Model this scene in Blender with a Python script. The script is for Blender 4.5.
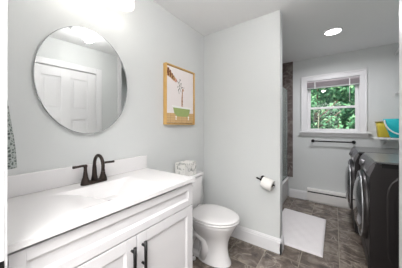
import bpy, bmesh, math, random
from mathutils import Vector, Matrix

for o in list(bpy.data.objects):
    bpy.data.objects.remove(o)
SC = bpy.context.scene
COL = SC.collection
R = math.radians
random.seed(7)

# ------------------------------------------------------------------ camera
cd = bpy.data.cameras.new('camera')
cam = bpy.data.objects.new('camera', cd); COL.objects.link(cam)
cam.location = (0, 0, 1.271)
cam.rotation_euler = (R(90), 0, 0.6184)
cd.sensor_width = 36; cd.lens = 187.77 / 402 * 36
cd.shift_y = -7.4 / 402
cd.clip_start = 0.02
SC.camera = cam

# ------------------------------------------------------------------ world, exposure
w = bpy.data.worlds.new('world'); SC.world = w; w.use_nodes = True
nt = w.node_tree; bg = nt.nodes['Background']
sky = nt.nodes.new('ShaderNodeTexSky'); sky.sky_type = 'NISHITA'
sky.sun_elevation = R(48); sky.sun_rotation = R(200); sky.sun_intensity = 0.25; sky.air_density = 1.2; sky.dust_density = 3
nt.links.new(sky.outputs[0], bg.inputs[0]); bg.inputs[1].default_value = 0.27
vs = SC.view_settings
vs.view_transform = 'Standard'; vs.look = 'None'; vs.gamma = 1.0; vs.use_curve_mapping = False
vs.exposure = 0.0

# power of each lamp, and of the added fill light
P_VANITY = 0.7       # each of three shades over the mirror
P_FAN = 24.0          # bathroom ceiling light
P_LAUNDRY = 15.5      # recessed light in the laundry end
P_HALL_FILL = 118.0        # added fill light behind the doorway, not a known fixture

def area(name, loc, size, power, color, rot=(0, 0, 0), shape='DISK', spread=180):
    l = bpy.data.lights.new(name, 'AREA'); l.shape = shape; l.size = size; l.energy = power; l.color = color
    l.spread = R(spread)
    o = bpy.data.objects.new(name, l); COL.objects.link(o); o.location = loc; o.rotation_euler = rot
    return o
def point(name, loc, power, color, rad):
    l = bpy.data.lights.new(name, 'POINT'); l.energy = power; l.color = color; l.shadow_soft_size = rad
    o = bpy.data.objects.new(name, l); COL.objects.link(o); o.location = loc
    return o
WARM = (1.0, 0.97, 0.945); NEUT = (1.0, 0.985, 0.985); COOL = (0.97, 0.96, 1.0)
area('hall_fill_light', (-0.20, -0.76, 2.40), 1.4, P_HALL_FILL, NEUT)  # large soft fill added behind the camera to brighten the lower walls
point('ceiling_fan_lamp', (-0.26, .97, 2.325), P_FAN, NEUT, 0.05)
area('recessed_lamp', (-0.016, 2.82, 2.425), 0.15, P_LAUNDRY, COOL, spread=165)
for yy in (0.405, 0.60, 0.795):
    point('vanity_bulb', (-1.235, yy, 2.205), P_VANITY, WARM, 0.04)

# ------------------------------------------------------------------ materials
def lin(c):
    return tuple(((v / 255) / 12.92 if v / 255 <= .04045 else ((v / 255 + .055) / 1.055) ** 2.4) for v in c) + (1,)
MATS = {}
def mat(name, rgb, rough=.5, metal=0, spec=.5, noise=0, nscale=30, bump=0, bscale=200, coat=0, emit=None, estr=0):
    m = bpy.data.materials.new(name); m.use_nodes = True
    n = m.node_tree.nodes; l = m.node_tree.links; b = n['Principled BSDF']
    b.inputs['Base Color'].default_value = lin(rgb); b.inputs['Roughness'].default_value = rough
    b.inputs['Metallic'].default_value = metal; b.inputs['Specular IOR Level'].default_value = spec
    b.inputs['Coat Weight'].default_value = coat
    tc = n.new('ShaderNodeTexCoord')
    if noise:
        t = n.new('ShaderNodeTexNoise'); t.inputs['Scale'].default_value = nscale; t.inputs['Detail'].default_value = 4
        mx = n.new('ShaderNodeMix'); mx.data_type = 'RGBA'
        a = lin(rgb)
        mx.inputs[6].default_value = tuple(v * (1 - noise) for v in a[:3]) + (1,)
        mx.inputs[7].default_value = tuple(min(1, v * (1 + noise)) for v in a[:3]) + (1,)
        l.new(tc.outputs['Object'], t.inputs['Vector']); l.new(t.outputs['Fac'], mx.inputs[0]); l.new(mx.outputs[2], b.inputs['Base Color'])
    if bump:
        t2 = n.new('ShaderNodeTexNoise'); t2.inputs['Scale'].default_value = bscale; t2.inputs['Detail'].default_value = 3
        bp = n.new('ShaderNodeBump'); bp.inputs['Strength'].default_value = bump; bp.inputs['Distance'].default_value = .002
        l.new(tc.outputs['Object'], t2.inputs['Vector']); l.new(t2.outputs['Fac'], bp.inputs['Height']); l.new(bp.outputs[0], b.inputs['Normal'])
    if emit:
        b.inputs['Emission Color'].default_value = lin(emit); b.inputs['Emission Strength'].default_value = estr
    MATS[name] = m
    return m
WALL = mat('wall_paint', (211, 213, 212), .85, noise=.015, nscale=6, bump=.05, bscale=300)
CEIL = mat('ceiling_paint', (244, 244, 244), .95, noise=.01, nscale=5)
TRIM = mat('white_trim_paint', (228, 227, 228), .4, noise=.01, nscale=8)
CAB = mat('white_cabinet_lacquer', (219, 217, 218), .38, noise=.01, nscale=8)
TOP = mat('white_cultured_marble', (228, 226, 226), .22, noise=.012, nscale=4, coat=.2)
PORC = mat('white_porcelain', (224, 222, 222), .12, noise=.006, nscale=4, coat=.4)
SEATP = mat('white_seat_plastic', (222, 220, 220), .25, noise=.006, nscale=4)
BRONZE = mat('oil_rubbed_bronze', (60, 51, 47), .36, .75, noise=.3, nscale=25)
BLACK = mat('matte_black_metal', (22, 21, 21), .42, .4, noise=.15, nscale=30)
CHROME = mat('polished_chrome', (215, 216, 218), .12, 1, noise=.02, nscale=5)
MIRR = mat('mirror_silver', (219, 221, 220), .015, 1, noise=.002, nscale=2)
GRAPH = mat('graphite_enamel', (40, 36, 36), .4, .3, noise=.1, nscale=12, coat=.1)
CONSOLE = mat('brushed_graphite_lit_panel', (112, 110, 112), .38, .5, noise=.3, nscale=22)  # paler than the machine body: reflected light put into the base colour
WTOP = mat('grey_lid_enamel', (120, 121, 121), .28, .3, noise=.05, nscale=10)
DGLASS = mat('smoked_door_glass', (104, 104, 106), .16, .75, .8, noise=.05, nscale=5, coat=1)
STEEL = mat('satin_steel_ring', (190, 190, 192), .4, 1, noise=.05, nscale=14)
MATF = mat('white_terry_cotton', (228, 224, 224), .95, noise=.03, nscale=60, bump=.7, bscale=420)
PAPER = mat('white_tissue_paper', (238, 236, 232), .95, noise=.01, nscale=20, bump=.3, bscale=120)
CARD = mat('brown_card_core', (92, 74, 60), .9, noise=.1, nscale=30)
WIRE = mat('white_vinyl_wire', (236, 236, 236), .4, noise=.01, nscale=20)
YELLOW = mat('yellow_plastic', (205, 184, 62), .45, noise=.08, nscale=14)
DARKY = mat('dark_olive_lid', (150, 132, 48), .5, noise=.1, nscale=20)
TEAL = mat('teal_plastic', (20, 178, 186), .4, noise=.06, nscale=12)
TEALD = mat('deep_teal_plastic', (16, 140, 140), .4, noise=.06, nscale=12)
WPLAS = mat('white_plastic', (240, 240, 238), .4, noise=.01, nscale=12)
OAK = mat('pale_oak', (214, 172, 104), .5, noise=.12, nscale=16)
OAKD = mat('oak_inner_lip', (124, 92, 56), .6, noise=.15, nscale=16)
TUBM = mat('white_acrylic', (232, 232, 231), .18, noise=.005, nscale=5, coat=.3)
HEAT = mat('white_enamel_heater', (225, 222, 219), .4, noise=.015, nscale=9)
DARK = mat('dark_slot', (46, 42, 41), .7, noise=.1, nscale=20)
BLIND = mat('taupe_blind_slats', (176, 166, 170), .6, noise=.06, nscale=12)
BARK = mat('grey_bark', (96, 84, 72), .9, noise=.3, nscale=9, bump=.6, bscale=30)
BIRCH = mat('pale_bark', (146, 152, 138), .85, noise=.2, nscale=12, bump=.4, bscale=30)
LEAF = [mat('leaf_green', (104, 160, 126), .8, 0, .1, noise=.35, nscale=3), mat('leaf_deep_green', (78, 130, 104), .8, 0, .1, noise=.35, nscale=3),
        mat('leaf_pale_green', (138, 186, 150), .8, 0, .1, noise=.3, nscale=3)]
GRASS = mat('lawn_green', (110, 140, 84), .95, noise=.3, nscale=4, bump=.5, bscale=40)
def lamp_glass():
    m = mat('lit_frosted_glass', (250, 248, 244), .4, emit=(255, 250, 242), estr=.8)
    n = m.node_tree.nodes; l = m.node_tree.links
    t = n.new('ShaderNodeBsdfTransparent'); mx = n.new('ShaderNodeMixShader'); mx.inputs[0].default_value = .45
    l.new(t.outputs[0], mx.inputs[1]); l.new(n['Principled BSDF'].outputs[0], mx.inputs[2]); l.new(mx.outputs[0], n['Material Output'].inputs[0])
    return m
LAMP = lamp_glass()
LENS = mat('lit_lens', (255, 255, 255), .4, emit=(255, 253, 250), estr=6)
SILVER = mat('satin_nickel', (168, 164, 158), .3, 1, noise=.05, nscale=20)

def glass_mat():
    m = bpy.data.materials.new('clear_glass'); m.use_nodes = True
    n = m.node_tree.nodes; l = m.node_tree.links; n.remove(n['Principled BSDF'])
    t = n.new('ShaderNodeBsdfTransparent'); t.inputs[0].default_value = (.93, .97, .95, 1)
    g = n.new('ShaderNodeBsdfGlossy'); g.inputs['Roughness'].default_value = .02
    f = n.new('ShaderNodeFresnel'); f.inputs[0].default_value = 1.35
    mx = n.new('ShaderNodeMixShader')
    l.new(f.outputs[0], mx.inputs[0]); l.new(t.outputs[0], mx.inputs[1]); l.new(g.outputs[0], mx.inputs[2])
    l.new(mx.outputs[0], n['Material Output'].inputs[0])
    return m
GLASS = glass_mat()
def screen_mat():
    m = bpy.data.materials.new('frosted_screen_glass'); m.use_nodes = True
    n = m.node_tree.nodes; l = m.node_tree.links; b = n['Principled BSDF']
    b.inputs['Base Color'].default_value = lin((196, 204, 200)); b.inputs['Roughness'].default_value = .15
    t = n.new('ShaderNodeBsdfTransparent'); t.inputs[0].default_value = (.85, .9, .88, 1)
    mx = n.new('ShaderNodeMixShader'); mx.inputs[0].default_value = .45
    l.new(t.outputs[0], mx.inputs[1]); l.new(b.outputs[0], mx.inputs[2]); l.new(mx.outputs[0], n['Material Output'].inputs[0])
    return m
SCREEN = screen_mat()

def tile_mat(name, ox, oy, bw, bh, cols, axes='XY', offset=0.0, grout=(150, 140, 126), rough=.22, mortar=.0032):
    """stone tiles laid on a grid in world metres"""
    m = bpy.data.materials.new(name); m.use_nodes = True
    n = m.node_tree.nodes; l = m.node_tree.links; b = n['Principled BSDF']
    g = n.new('ShaderNodeNewGeometry'); sp = n.new('ShaderNodeSeparateXYZ'); cb = n.new('ShaderNodeCombineXYZ')
    l.new(g.outputs['Position'], sp.inputs[0])
    l.new(sp.outputs[axes[0]], cb.inputs[0]); l.new(sp.outputs[axes[1]], cb.inputs[1])
    ad = n.new('ShaderNodeVectorMath'); ad.operation = 'ADD'; ad.inputs[1].default_value = (-ox + 20 * bw, -oy + 20 * bh, 0)
    l.new(cb.outputs[0], ad.inputs[0])
    br = n.new('ShaderNodeTexBrick'); br.offset = offset; br.squash = 1
    br.inputs['Scale'].default_value = 1; br.inputs['Brick Width'].default_value = bw; br.inputs['Row Height'].default_value = bh
    br.inputs['Mortar Size'].default_value = mortar; br.inputs['Mortar Smooth'].default_value = .2; br.inputs['Bias'].default_value = 0
    br.inputs['Color1'].default_value = (0, 0, 0, 1); br.inputs['Color2'].default_value = (1, 1, 1, 1); br.inputs['Mortar'].default_value = (.5, .5, .5, 1)
    l.new(ad.outputs[0], br.inputs['Vector'])
    sc = n.new('ShaderNodeVectorMath'); sc.operation = 'MULTIPLY_ADD'; sc.inputs[1].default_value = (9, 5, 7)
    l.new(br.outputs['Color'], sc.inputs[0]); l.new(g.outputs['Position'], sc.inputs[2])
    n1 = n.new('ShaderNodeTexNoise'); n1.inputs['Scale'].default_value = 7; n1.inputs['Detail'].default_value = 8; n1.inputs['Roughness'].default_value = .68; n1.inputs['Distortion'].default_value = .7
    l.new(sc.outputs[0], n1.inputs['Vector'])
    cr = n.new('ShaderNodeValToRGB'); e = cr.color_ramp.elements
    e[0].position = .28; e[0].color = lin(cols[0]); e[1].position = .72; e[1].color = lin(cols[2])
    k = cr.color_ramp.elements.new(.5); k.color = lin(cols[1])
    l.new(n1.outputs['Fac'], cr.inputs[0])
    # thin pale veins
    n2 = n.new('ShaderNodeTexNoise'); n2.inputs['Scale'].default_value = 2.6; n2.inputs['Detail'].default_value = 6; n2.inputs['Distortion'].default_value = .9
    l.new(sc.outputs[0], n2.inputs['Vector'])
    s1 = n.new('ShaderNodeMath'); s1.operation = 'SUBTRACT'; s1.inputs[1].default_value = .5; l.new(n2.outputs['Fac'], s1.inputs[0])
    s2 = n.new('ShaderNodeMath'); s2.operation = 'ABSOLUTE'; l.new(s1.outputs[0], s2.inputs[0])
    mr = n.new('ShaderNodeMapRange'); mr.inputs[1].default_value = 0; mr.inputs[2].default_value = .012; mr.inputs[3].default_value = .4; mr.inputs[4].default_value = 0
    l.new(s2.outputs[0], mr.inputs[0])
    m1 = n.new('ShaderNodeMix'); m1.data_type = 'RGBA'; m1.inputs[7].default_value = lin(cols[3])
    l.new(mr.outputs[0], m1.inputs[0]); l.new(cr.outputs[0], m1.inputs[6])
    m2 = n.new('ShaderNodeMix'); m2.data_type = 'RGBA'; m2.inputs[7].default_value = lin(grout)
    l.new(br.outputs['Fac'], m2.inputs[0]); l.new(m1.outputs[2], m2.inputs[6]); l.new(m2.outputs[2], b.inputs['Base Color'])
    b.inputs['Roughness'].default_value = rough
    bp = n.new('ShaderNodeBump'); bp.inputs['Strength'].default_value = .4; bp.inputs['Distance'].default_value = .002; bp.invert = True
    l.new(br.outputs['Fac'], bp.inputs['Height']); l.new(bp.outputs[0], b.inputs['Normal'])
    return m
FLOOR = tile_mat('slate_floor_tile', -0.575, 1.655, .306, .306, [(58, 50, 46), (102, 92, 84), (156, 145, 134), (196, 184, 170)], grout=(150, 140, 126))
SHOWER = tile_mat('slate_shower_tile', -0.567, 0, .305, .305, [(72, 62, 60), (112, 102, 98), (150, 142, 138), (186, 178, 172)], axes='XZ', grout=(120, 112, 106))
SHOWERY = tile_mat('slate_shower_tile_side', 2.09, 0, .305, .305, [(72, 62, 60), (112, 102, 98), (150, 142, 138), (186, 178, 172)], axes='YZ', grout=(120, 112, 106))

def towel_mat():
    m = bpy.data.materials.new('patterned_towel'); m.use_nodes = True
    n = m.node_tree.nodes; l = m.node_tree.links; b = n['Principled BSDF']; b.inputs['Roughness'].default_value = .95
    tc = n.new('ShaderNodeTexCoord'); v = n.new('ShaderNodeTexVoronoi'); v.inputs['Scale'].default_value = 80; v.feature = 'DISTANCE_TO_EDGE'
    nz = n.new('ShaderNodeTexNoise'); nz.inputs['Scale'].default_value = 60
    l.new(tc.outputs['Object'], v.inputs['Vector']); l.new(tc.outputs['Object'], nz.inputs['Vector'])
    mm = n.new('ShaderNodeMath'); mm.operation = 'MULTIPLY'; l.new(v.outputs['Distance'], mm.inputs[0]); l.new(nz.outputs['Fac'], mm.inputs[1])
    cr = n.new('ShaderNodeValToRGB'); e = cr.color_ramp.elements; e[0].position = .03; e[0].color = lin((158, 164, 160)); e[1].position = .14; e[1].color = lin((82, 90, 87))
    l.new(mm.outputs[0], cr.inputs[0]); l.new(cr.outputs[0], b.inputs['Base Color'])
    return m
TOWEL = towel_mat()
def marble_card():
    m = bpy.data.materials.new('marbled_card'); m.use_nodes = True
    n = m.node_tree.nodes; l = m.node_tree.links; b = n['Principled BSDF']; b.inputs['Roughness'].default_value = .6
    tc = n.new('ShaderNodeTexCoord'); nz = n.new('ShaderNodeTexNoise'); nz.inputs['Scale'].default_value = 22; nz.inputs['Detail'].default_value = 3; nz.inputs['Distortion'].default_value = 1.2
    l.new(tc.outputs['Object'], nz.inputs['Vector'])
    cr = n.new('ShaderNodeValToRGB'); e = cr.color_ramp.elements; e[0].position = .30; e[0].color = lin((138, 140, 134)); e[1].position = .46; e[1].color = lin((232, 230, 226))
    l.new(nz.outputs['Fac'], cr.inputs[0]); l.new(cr.outputs[0], b.inputs['Base Color'])
    return m
MCARD = marble_card()

# ------------------------------------------------------------------ mesh helpers
def BM(): return bmesh.new()
def box(bm, x0, x1, y0, y1, z0, z1, bev=0, seg=2, mi=0):
    t = bmesh.new()
    bmesh.ops.create_cube(t, size=1)
    bmesh.ops.scale(t, vec=(x1 - x0, y1 - y0, z1 - z0), verts=t.verts)
    bmesh.ops.translate(t, vec=((x0 + x1) / 2, (y0 + y1) / 2, (z0 + z1) / 2), verts=t.verts)
    if bev: bmesh.ops.bevel(t, geom=t.edges[:], offset=bev, segments=seg, profile=.5, affect='EDGES')
    merge(bm, t, mi)
    return bm
def merge(bm, t, mi=0):
    vm = {v: bm.verts.new(v.co) for v in t.verts}
    for f in t.faces:
        try:
            nf = bm.faces.new([vm[v] for v in f.verts]); nf.material_index = mi; nf.smooth = f.smooth
        except ValueError: pass
    t.free()
def loft(bm, rings, cap0=True, cap1=True, mi=0, smooth=True, closed=True):
    vs_ = [[bm.verts.new(p) for p in r] for r in rings]
    n = len(vs_[0])
    for a, b in zip(vs_[:-1], vs_[1:]):
        for i in range(n if closed else n - 1):
            j = (i + 1) % n
            f = bm.faces.new([a[i], a[j], b[j], b[i]]); f.smooth = smooth; f.material_index = mi
    if cap0: f = bm.faces.new(vs_[0][::-1]); f.material_index = mi
    if cap1: f = bm.faces.new(vs_[-1]); f.material_index = mi
    return vs_
def frame_of(d):
    d = Vector(d).normalized(); up = Vector((0, 0, 1)) if abs(d.z) < .95 else Vector((1, 0, 0))
    a = d.cross(up).normalized(); return a, a.cross(d).normalized(), d
def tube(bm, pts, rad, n=12, mi=0, caps=True):
    pts = [Vector(p) for p in pts]
    rads = rad if isinstance(rad, (list, tuple)) else [rad] * len(pts)
    rings = []; a = None
    for i, p in enumerate(pts):
        d = (pts[min(i + 1, len(pts) - 1)] - pts[max(i - 1, 0)]).normalized()
        if a is None: a, b, _ = frame_of(d)
        else:
            a = (a - d * a.dot(d)).normalized(); b = a.cross(d).normalized()
        rings.append([p + (a * math.cos(2 * math.pi * k / n) + b * math.sin(2 * math.pi * k / n)) * rads[i] for k in range(n)])
    loft(bm, rings, caps, caps, mi)
    return bm
def lathe(bm, c, axis, prof, n=32, mi=0, caps=True, sx=1, sy=1):
    """prof: list of (distance along axis, radius)"""
    a, b, d = frame_of(axis); c = Vector(c)
    rings = [[c + d * h + (a * math.cos(2 * math.pi * k / n) * sx + b * math.sin(2 * math.pi * k / n) * sy) * r for k in range(n)] for h, r in prof]
    loft(bm, rings, caps, caps, mi)
    return bm
def prism(bm, poly, axis, lo, hi, mi=0):
    """extrude a 2-D polygon along axis ('x','y','z'); poly in the two other axes in order"""
    def P(p, t):
        return {'x': (t, p[0], p[1]), 'y': (p[0], t, p[1]), 'z': (p[0], p[1], t)}[axis]
    loft(bm, [[P(p, lo) for p in poly], [P(p, hi) for p in poly]], mi=mi, smooth=False)
    return bm
def rrect(y0, y1, z0, z1, r, n=6):
    out = []
    for cy, cz, a0 in ((y1 - r, z1 - r, 0), (y0 + r, z1 - r, 90), (y0 + r, z0 + r, 180), (y1 - r, z0 + r, 270)):
        for k in range(n + 1):
            a = R(a0 + 90 * k / n); out.append((cy + r * math.cos(a), cz + r * math.sin(a)))
    return out
def wpos(o):
    p = Vector((0, 0, 0))
    while o: p += o.location; o = o.parent
    return p
def obj(name, bm, m, parent=None, smooth=None, auto=True, **props):
    bmesh.ops.recalc_face_normals(bm, faces=bm.faces[:])
    me = bpy.data.meshes.new(name)
    o = bpy.data.objects.new(name, me); COL.objects.link(o)
    if parent: o.parent = parent; org = wpos(parent)
    else:
        xs = [v.co for v in bm.verts]
        org = Vector(((min(v.x for v in xs) + max(v.x for v in xs)) / 2, (min(v.y for v in xs) + max(v.y for v in xs)) / 2, min(v.z for v in xs)))
        o.location = org
    bmesh.ops.translate(bm, vec=-org, verts=bm.verts)
    if smooth is not None:
        for f in bm.faces: f.smooth = smooth
    bm.to_mesh(me); bm.free()
    for mm in (m if isinstance(m, (list, tuple)) else [m]): me.materials.append(mm)
    for k, v in props.items(): o[k] = v
    return o
def shade_auto(o, deg=35):
    me = o.data
    for p in me.polygons: p.use_smooth = True
    me.set_sharp_from_angle(angle=R(deg))
    return o
def thing(name, label, cat, loc, group=None):
    o = bpy.data.objects.new(name, None); COL.objects.link(o); o.location = loc; o.empty_display_size = .05
    o['label'] = label; o['category'] = cat
    if group: o['group'] = group
    return o
def tag(o, label, cat, group=None):
    o['label'] = label; o['category'] = cat
    if group: o['group'] = group
    return o
def struct(name, bm, m):
    return obj(name, bm, m, kind='structure')
def struct_root(name, loc):
    o = bpy.data.objects.new(name, None); COL.objects.link(o); o.location = loc; o['kind'] = 'structure'; o.empty_display_size = .05
    return o

# ------------------------------------------------------------------ the room (x across, y away from the doorway, z up)
XL, XO, XR = -1.371, 0.34, 1.06       # mirror wall, wall opposite, laundry side wall
YN, YP, YP2, YF, H = 0.109, 1.99, 2.09, 3.72, 2.44
XP = -0.445                            # free end of the partition
YE = 1.668                             # free end of the opposite wall
struct('floor', box(BM(), -1.6, 1.3, -1.6, 3.9, -.1, 0), FLOOR)
struct('ceiling', box(BM(), -1.6, 1.3, -1.6, 3.9, H, H + .1), CEIL)
struct('wall_left', box(BM(), XL - .12, XL, -.01, 3.84, 0, H), WALL)
struct('wall_partition', box(BM(), XL, XP, YP, YP2, 0, H, 0), WALL)
b = BM()
DY0, DY1, DZ = 0.515, 1.275, 2.065       # closed door in the opposite wall
box(b, XO, XO + .12, YN, DY0 - .02, 0, H); box(b, XO, XO + .12, DY1 + .02, YE, 0, H); box(b, XO, XO + .12, DY0 - .02, DY1 + .02, DZ + .02, H)
struct('wall_opposite', b, WALL)
struct('wall_closet', box(BM(), XO + .12, XR, YE - .12, YE, 0, H), WALL)
struct('wall_right', box(BM(), XR, XR + .12, YE - .12, 3.84, 0, H), WALL)
WX0, WX1, WZ0, WZ1 = -0.395, 0.315, 1.185, 2.045    # window opening
b = BM()
box(b, XL, WX0, YF, YF + .12, 0, H); box(b, WX1, XR, YF, YF + .12, 0, H); box(b, WX0, WX1, YF, YF + .12, 0, WZ0); box(b, WX0, WX1, YF, YF + .12, WZ1, H)
struct('wall_far', b, WALL)
b = BM()
JX0, JX1, JZ = -.75, .14, 2.06         # the doorway the picture is taken from
box(b, XL, JX0 - .02, -.01, YN, 0, H); box(b, JX1 + .02, XO + .12, -.01, YN, 0, H); box(b, JX0 - .02, JX1 + .02, -.01, YN, JZ + .02, H)
struct('wall_near', b, WALL)
# hall behind the doorway
struct('wall_hall_left', box(BM(), -1.5, -1.4, -1.6, -.01, 0, H), WALL)
struct('wall_hall_right', box(BM(), 1.1, 1.2, -1.6, -.01, 0, H), WALL)
struct('wall_hall_back', box(BM(), -1.4, 1.1, -1.6, -1.5, 0, H), WALL)
b = BM(); box(b, -1.4, XL, -.01, .1, 0, H); box(b, XO + .12, 1.1, -.01, .1, 0, H)
struct('wall_hall_front', b, WALL)

# doorway frame with strike plate
t = struct_root('trim_1', (JX0, .05, 0))
b = BM()
box(b, JX0 - .02, JX0, -.01, YN - .0005, 0, JZ); box(b, JX1, JX1 + .02, -.01, YN - .0005, 0, JZ); box(b, JX0 - .02, JX1 + .02, -.01, YN - .0005, JZ, JZ + .02)
obj('jamb', b, TRIM, t)
b = BM()
for s in (0, 1):
    x = (JX0 - .065, JX0 - .003) if s == 0 else (JX1 + .003, JX1 + .065)
    box(b, x[0], x[1], YN - .0005, YN + .0065, 0, JZ + .065, .002)
box(b, JX0 - .003, JX1 + .003, YN - .0005, YN + .0065, JZ + .003, JZ + .065, .002)
obj('casing', b, TRIM, t)
b = BM(); box(b, JX0 - .001, JX0 + .002, .074, .1085, .825, .898, .0009); box(b, JX0, JX0 + .0035, .1015, .1085, .835, .889, .0012)
obj('strike_plate', b, BLACK, t, label='black metal strike plate')

# trim on the free end of the opposite wall
b = BM(); box(b, XO - .011, XO + .131, YE + .0005, YE + .013, 0, H - .001, .003); box(b, XO - .011, XO - .0005, YE - .05, YE + .0005, 0, H - .001, .003)
struct('trim_2', b, TRIM)

# baseboards with a stepped moulding
def base_profile(bm, A, B, nrm, ext0=0, ext1=0):
    A = Vector((A[0], A[1], 0)); B = Vector((B[0], B[1], 0)); d = (B - A).normalized(); n = Vector((nrm[0], nrm[1], 0))
    prof = [(0.0008, 0.0005), (.016, 0.0005), (.016, .112), (.0125, .120), (.0125, .130), (.008, .138), (.006, .146), (.0008, .148)]
    loft(bm, [[A - d * ext0 + n * u + Vector((0, 0, z)) for u, z in prof], [B + d * ext1 + n * u + Vector((0, 0, z)) for u, z in prof]], smooth=False)
b = BM(); base_profile(b, (XL + .02, YP), (XP, YP), (0, -1), 0, .016); base_profile(b, (XP, YP - .016), (XP, YP2), (1, 0), 0, .0)
struct('baseboard_partition', b, TRIM)
b = BM(); base_profile(b, (-.668, YF), (-.392, YF), (0, -1)); struct('baseboard_far', b, TRIM)
b = BM(); base_profile(b, (XL, 1.09), (XL, YP - .02), (1, 0)); struct('baseboard_left', b, TRIM)
b = BM(); base_profile(b, (XO, .13), (XO, DY0 - .085), (-1, 0)); base_profile(b, (XO, DY1 + .085), (XO, YE - .055), (-1, 0)); struct('baseboard_opposite', b, TRIM)

# stone tile around the tub
struct('wall_shower_far', box(BM(), XL + .0112, -.612, YF - .011, YF - .0005, .3625, H - .001), SHOWER)
struct('wall_shower_left', box(BM(), XL + .0005, XL + .011, YP2 + .001, YF - .0005, .33, H - .001), SHOWERY)
struct('wall_shower_near', box(BM(), XL + .0112, -.66, YP2 + .0005, YP2 + .011, .33, H - .001), SHOWER)

# closed panel door opposite the mirror
t = struct_root('door_1', (XO, (DY0 + DY1) / 2, 0))
b = BM(); box(b, XO + .005, XO + .03, DY0, DY1, .008, DZ - .004)
SW = .115
ys = [(DY0, DY0 + SW), ((DY0 + DY1) / 2 - SW / 2, (DY0 + DY1) / 2 + SW / 2), (DY1 - SW, DY1)]
for y0, y1 in ys: box(b, XO - .004, XO + .006, y0, y1, .008, DZ - .004, .0015)
zr = [(.008, .24), (.86, 1.0), (1.375, 1.505), (1.94, DZ - .004)]
for z0, z1 in zr:
    box(b, XO - .0038, XO + .006, DY0 + SW, ys[1][0], z0, z1, .0015); box(b, XO - .0038, XO + .006, ys[1][1], DY1 - SW, z0, z1, .0015)
for (z0, z1) in ((.24, .86), (1.0, 1.375), (1.505, 1.94)):
    for y0, y1 in ((ys[0][1], ys[1][0]), (ys[1][1], ys[2][0])):
        box(b, XO - .001, XO + .006, y0 + .03, y1 - .03, z0 + .03, z1 - .03, .004)
obj('door_leaf', b, TRIM, t)
b = BM()
box(b, XO - .016, XO - .0005, DY0 - .085, DY0 - .008, 0, DZ + .085, .003); box(b, XO - .016, XO - .0005, DY1 + .008, DY1 + .085, 0, DZ + .085, .003)
box(b, XO - .016, XO - .0005, DY0 - .008, DY1 + .008, DZ + .008, DZ + .085, .003)
box(b, XO, XO + .12, DY0 - .02, DY0 - .003, 0, DZ + .003); box(b, XO, XO + .12, DY1 + .003, DY1 + .02, 0, DZ + .003); box(b, XO, XO + .12, DY0 - .02, DY1 + .02, DZ + .003, DZ + .02)
obj('door_casing', b, TRIM, t)
b = BM(); lathe(b, (XO - .004, DY0 + .06, .94), (-1, 0, 0), [(0, .03), (.006, .03), (.008, .012), (.03, .011), (.038, .022), (.052, .027), (.062, .02), (.066, .004)], 20)
obj('door_knob', b, BLACK, t)

# ------------------------------------------------------------------ window
t = struct_root('window_1', (-.045, YF, 1.18))
CX0, CX1, CZ = -.472, .388, 2.128
b = BM()
yc0, yc1 = YF - .019, YF - .0005
box(b, CX0, WX0 + .006, yc0, yc1, 1.186, CZ - .08, .002); box(b, WX1 - .006, CX1, yc0, yc1, 1.186, CZ - .08, .002); box(b, CX0, CX1, yc0, yc1, CZ - .08, CZ, .002)
box(b, CX0 - .006, CX0 + .014, yc0 - .008, yc1, 1.186, CZ - .004, .002); box(b, CX1 - .014, CX1 + .006, yc0 - .008, yc1, 1.186, CZ - .004, .002); box(b, CX0 - .006, CX1 + .006, yc0 - .008, yc1, CZ - .014, CZ + .006, .002)
obj('window_casing', b, TRIM, t)
b = BM(); box(b, CX0 - .026, CX1 + .052, YF - .06, YF - .0005, 1.163, 1.185, .004); box(b, WX0 + .001, WX1 - .001, YF - .005, YF + .07, 1.163, 1.1845)
obj('window_stool', b, TRIM, t)
b = BM(); box(b, CX0, CX1 + .02, YF - .018, YF - .0005, 1.105, 1.1625, .003)
obj('window_apron', b, TRIM, t)
b = BM()
box(b, WX0, WX0 + .012, YF, YF + .115, WZ0, WZ1); box(b, WX1 - .012, WX1, YF, YF + .115, WZ0, WZ1); box(b, WX0, WX1, YF, YF + .115, WZ1 - .012, WZ1); box(b, WX0, WX1, YF + .07, YF + .118, WZ0 - .02, WZ0 + .012)
obj('window_frame', b, TRIM, t)
def sash(name, z0, z1, y0, y1, rail_b, rail_t):
    st = .044
    b = BM()
    xa, xb = WX0 + .0125, WX1 - .0125
    box(b, xa, xa + st, y0, y1, z0, z1, .002); box(b, xb - st, xb, y0, y1, z0, z1, .002)
    box(b, xa + st, xb - st, y0, y1, z0, z0 + rail_b, .002); box(b, xa + st, xb - st, y0, y1, z1 - rail_t, z1, .002)
    s = obj(name, b, TRIM, t)
    b = BM(); box(b, xa + st - .004, xb - st + .004, (y0 + y1) / 2 - .002, (y0 + y1) / 2 + .002, z0 + rail_b - .004, z1 - rail_t + .004)
    obj('pane', b, GLASS, s)
    return s
sash('lower_sash', 1.186, 1.60, YF + .02, YF + .05, .05, .034)
sash('upper_sash', 1.568, 2.032, YF + .055, YF + .085, .034, .045)
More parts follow.
